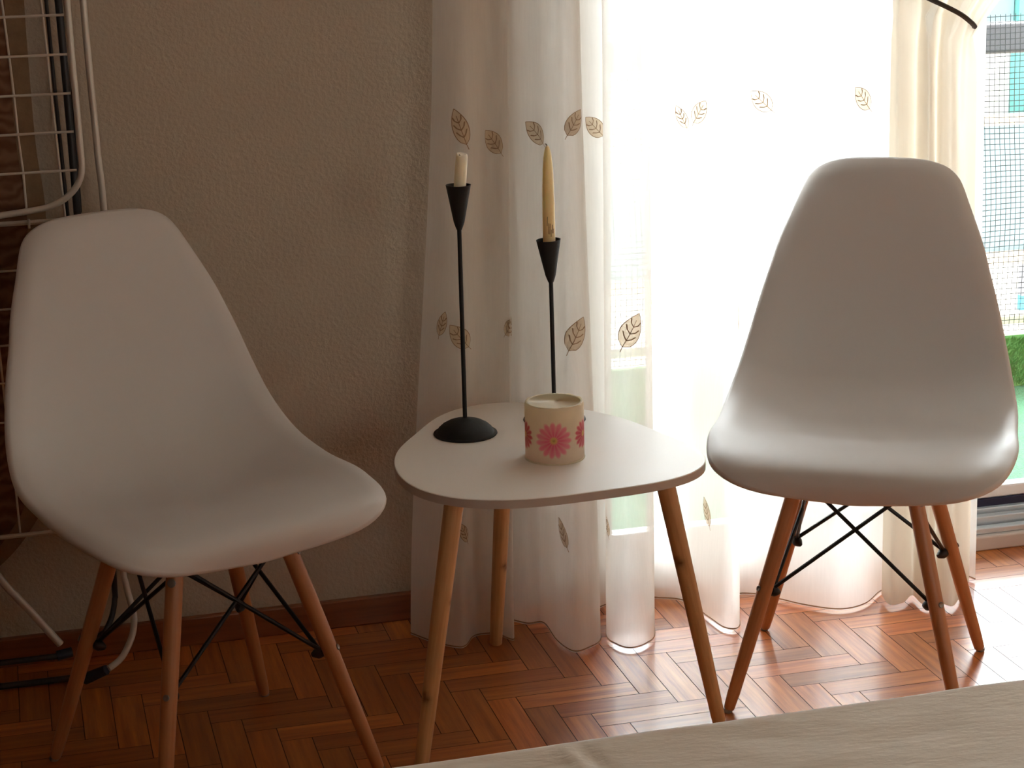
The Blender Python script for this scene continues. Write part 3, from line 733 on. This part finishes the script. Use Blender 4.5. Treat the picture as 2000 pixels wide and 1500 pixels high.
p = at((140, 1324), z=.0075); world_part(MB().tube([mir(p), p], .0055, 12), 'floor_bar', M['darktube'], rk)
# ironing board behind
YI = -.055
ib = empty('ironing_board', (-.1, -.045, 0), 'ironing board with brown patterned cover standing against the wall behind the drying rack', 'ironing board')
edge = [(40, -260), (44, -80), (48, 20), (62, 200), (72, 300), (88, 400), (97, 560), (103, 740), (104, 860), (98, 940), (84, 990), (66, 1025), (30, 1075), (-20, 1120), (-100, 1160)]
E1 = catmull([at(q, y=YI) for q in edge], 4)
ZTOP = E1[0].z; XL = -.34
poly = [Vector((p.x, p.z)) for p in E1]
def board(poly, y0, y1):
    n = len(poly); P = [(p.x, y0, p.y) for p in poly]+[(XL, y0, poly[-1].y), (XL, y0, poly[0].y)]
    k = len(P); vs = P+[(x, y1, z) for x, y, z in P]
    return vs, [tuple(range(k)), tuple(range(2*k-1, k-1, -1))]+[(j, j+k, (j+1) % k+k, (j+1) % k) for j in range(k)]
m = MB(); m.add(*board(poly, YI, YI+.018)); world_part(m, 'cover', M['damask'], ib, smooth=False)
m = MB(); n = len(poly); vs = []
for p in poly: vs += [(p.x, YI-.0012, p.y), (p.x-.030, YI-.0012, p.y+.004)]
m.add(vs, [(2*j, 2*j+1, 2*j+3, 2*j+2) for j in range(n-1)])
o = world_part(m, 'cover_border', M['border'], ib, smooth=False); o.modifiers.new('thick', 'SOLIDIFY').thickness = .001
for (v, r) in [([(84, -60), (90, 0), (108, 185), (133, 425), (150, 560)], .003), ([(108, -60), (114, 0), (130, 170), (152, 425), (165, 560), (205, 1000)], .0062), ([(121, -60), (126, 0), (140, 160), (158, 415)], .002)]:
    world_part(MB().tube(T(v, -.052), r, 10), 'leg_tube', M['darktube'], ib)
world_part(MB().tube(catmull([at((195, 700), y=-.045), at((222, 1120), y=-.045), at((224, 1170), y=-.05), at((218, 1205), y=-.06), at((205, 1235), y=-.07)], 4), .005, 10), 'leg_tube', M['darktube'], ib)
world_part(MB().tube([at((205, 1235), y=-.07), at((160, 1262), y=-.055)], .005, 10), 'leg_tube', M['darktube'], ib)

# ------------------------------------------------------------------ dining table with cloth
dt = empty('dining_table', (.45, -2.5, 0), 'table under a cream cloth at the lower right edge of the photo', 'table')
TXa, TXb, TYa, TYb = -.55, 1.5, -2.9, -2.064
m = MB(); m.box((TXa+.01-.45, TYa+.01+2.5, .715), (TXb-.01-.45, TYb-.014+2.5, .742)); m.build('table_top', M['base'], dt, bevel=.004)
for sx in (TXa+.1, TXb-.1):
    for sy in (TYa+.1, TYb-.1):
        MB().box((sx-.03-.45, sy-.03+2.5, 0), (sx+.03-.45, sy+.03+2.5, .715)).build('leg', M['base'], dt, bevel=.005)
def clz(x, y):
    z = .7475+.0012*noise.noise(Vector((x*5, y*9, 0)))+.0006*noise.noise(Vector((x*22, y*34, 3)))
    # one ironed crease running away from the edge
    s = (x-.318)-.10*(y+2.062)*-1*0-(-.18)*(y+2.062); fe = ss(0, .03, -2.064-y); z += .0016*fe*math.exp(-(s/.004)**2)
    s2 = (x-.325)-(-.18)*(y+2.062)-.006; z -= .0016*fe*math.exp(-(s2/.004)**2)
    return z
nx, ny = 420, 120; m = MB(); vs = []
for j in range(ny+1):
    f = j/ny
    for i in range(nx+1):
        x = TXa+(TXb-TXa)*i/nx; y = TYa+(TYb-TYa)*(1-(1-f)**1.3)
        e = min(x-TXa, TXb-x, y-TYa, TYb-y); z = clz(x, y)-.006*max(0, 1-e/.006)**2
        vs.append((x, y, z))
m.add(vs, [(j*(nx+1)+i, j*(nx+1)+i+1, (j+1)*(nx+1)+i+1, (j+1)*(nx+1)+i) for j in range(ny) for i in range(nx)])
# hanging skirt
per = [(TXa+(TXb-TXa)*i/60, TYb) for i in range(61)]+[(TXb, TYb+(TYa-TYb)*i/24) for i in range(1, 25)]+[(TXb+(TXa-TXb)*i/60, TYa) for i in range(1, 61)]+[(TXa, TYa+(TYb-TYa)*i/24) for i in range(1, 24)]
K = len(per); vs = []
for r, dz in enumerate((0, .02, .08, .16, .24)):
    for i, (x, y) in enumerate(per):
        nx_ = 1 if x >= TXb-1e-6 else (-1 if x <= TXa+1e-6 else 0); ny_ = 1 if y >= TYb-1e-6 else (-1 if y <= TYa+1e-6 else 0)
        k = min(.006*r/1.0*0+(.0 if r == 0 else 0), .02) + (.012*(r/4)*math.sin(i*.9)-.012*(r/4) if r else 0)
        vs.append((x+nx_*(k-.001), y+ny_*(k-.001), .7418-dz))
m.add(vs, [(r*K+i, r*K+(i+1) % K, (r+1)*K+(i+1) % K, (r+1)*K+i) for r in range(4) for i in range(K)])
o = m.build('tablecloth', M['tcloth'], weld=1); tag(o, 'cream woven tablecloth with a pressed crease on the nearest table', 'tablecloth')

# ------------------------------------------------------------------ balcony and beyond
tag(MB().box((-.5, .22, -.20), (5.2, 1.42, -.058)).build('balcony_slab', M['slab'], smooth=False), kind='structure')
tag(MB().box((-.5, .22, -.058), (5.2, 1.28, -.051)).build('artificial_turf', M['turf'], smooth=False), kind='stuff')
m = MB(); rr = random.Random(11)
for _ in range(9000):
    x = rr.uniform(2.1, 3.3); z = -.05+rr.uniform(0, .13); y = 1.215-rr.uniform(0, .012); h = rr.uniform(.012, .028); a = rr.uniform(-1, 1); wd = .0014
    m.add([(x-wd, y, z), (x+wd, y, z), (x+a*h*.6, y-h*.7, z+h*.75)], [(0, 1, 2)])
m.box((-.5, 1.215, -.05), (5.2, 1.235, .09))
tag(m.build('turf_border', M['blade'], smooth=False), 'strip of artificial grass standing along the foot of the balcony railing', 'artificial grass', kind='stuff')
rl = empty('balcony_railing', (2, 1.31, -.058), 'grey metal balcony railing outside the door', 'railing')
world_part(MB().box((-.5, 1.275, .822), (5.2, 1.345, .900)), 'top_rail', M['rail'], rl, bevel=.012)
world_part(MB().box((-.5, 1.29, .10), (5.2, 1.33, .125)), 'bottom_rail', M['slab'], rl, bevel=.004)
for x in (.1, 1.02, 3.3, 4.4, 5.1):
    world_part(MB().box((x-.02, 1.29, -.058), (x+.02, 1.33, .83)), 'post', M['rail'], rl, bevel=.003)
m = MB(); rr = random.Random(2)
sag = lambda x, z: (.006*noise.noise(Vector((x*3, z*4, 1))), .006*noise.noise(Vector((x*3, z*4, 9))))
for i in range(int(2.6/.0143)):
    x = 1.1+i*.0143
    m.tube([(x+sag(x, z)[0]+.012*math.sin(z*5), 1.26, z+sag(x, z)[1]) for z in [.09+.835*k/10 for k in range(11)]], .0010, 4)
for j in range(int(.835/.0143)+1):
    z = .09+j*.0143
    m.tube([(x+sag(x, z)[0], 1.259, z+sag(x, z)[1]) for x in [1.1+2.6*k/26 for k in range(27)]], .0010, 4)
tag(m.build('pet_net', M['net'], smooth=False), 'fine black mesh net stretched over the balcony railing', 'net')
# low white garden table on the balcony, seen through the voile
gt = empty('garden_table', (1.78, .85, -.049), 'white plastic garden table on the balcony behind the sheer curtain', 'table')
MB().lathe([(0, .44), (.24, .44), (.25, .447), (.25, .46), (.24, .465), (0, .465)], n=48).build('table_top', M['outtable'], gt)
for a in (45, 135, 225, 315):
    g = math.radians(a); MB().tube([(.21*math.cos(g), .21*math.sin(g), 0), (.16*math.cos(g), .16*math.sin(g), .445)], .014, 10).build('leg', M['outtable'], gt)
# building across the street
fb = empty('apartment_building', (5, 10, -6), 'white apartment building across the street with pale blue balcony parapets', 'building')
world_part(MB().box((-8, 9.9, -6), (22, 16, 1.25)), 'wall', M['facade'], fb, smooth=False)
for fz in (-4.4, -1.43):
    for (xa, xb) in ((-6, 3.6), (3.7, 12), (12.1, 20)):
        world_part(MB().box((xa, 8.95, fz-.095), (xb, 9.9, fz)), 'balcony_slab', M['slab'], fb, smooth=False)
        p_ = world_part(MB().box((xa, 9.0, fz), (xb, 9.06, fz+.91)), 'parapet', M['panel'], fb, smooth=False)
        world_part(MB().box((xa, 8.98, fz+.91), (xb, 9.08, fz+.98)), 'parapet_cap', M['slab'], fb, smooth=False)
    for xw in (-4, -1, 2, 5.55, 7.55, 10.3, 14):
        world_part(MB().box((xw, 9.85, fz+.1 if xw in (2, 7.55) else fz+.9), (xw+(.9 if xw != 7.55 else .35), 9.9, min(1.1, fz+2.2))), 'window', M['fwin'] if xw != 7.55 else M['teal'], fb, smooth=False)
for (a, b, m_) in (((6.98, 8.9, -1.75), (7.6, 8.95, -1.525), 'fwin'), ((6.98, 8.9, -1.86), (7.6, 8.95, -1.75), 'fblue')):
    world_part(MB().box(a, b), 'window', M[m_], fb, smooth=False)
world_part(MB().box((5.9, 9.86, .02), (7.37, 9.9, 1.2)), 'shutter', M['panel'], fb, smooth=False)
world_part(MB().box((7.38, 9.80, -.9), (7.7, 9.9, 1.2)), 'shutter', M['teal'], fb, smooth=False)
world_part(MB().box((3.7, 8.95, -3.4), (12, 9.0, -1.525)), 'ground_floor_wall', M['facade'], fb, smooth=False)
tag(MB().box((-7, YB, ZC+.15), (9, .22, 12)).build('upper_sky_blocker', M['facade'], smooth=False), kind='structure')  # unseen mass added above the room to cut skylight on the facade opposite
tag(MB().box((-7, .22, 2.62), (9, 1.42, 2.75)).build('balcony_shade_slab', M['facade'], smooth=False), kind='structure')  # unseen slab added overhead to shade the balcony and its turf
tag(MB().box((-7, .05, -6), (X0-.15, .22, 12)).build('outer_wall_left', M['facade'], smooth=False), kind='structure')
tag(MB().box((X1+.15, .05, -6), (9, .22, 12)).build('outer_wall_right', M['facade'], smooth=False), kind='structure')
tag(MB().box((-12, 1.42, -6.1), (26, 10, -6)).build('street', M['slab'], smooth=False), kind='structure')
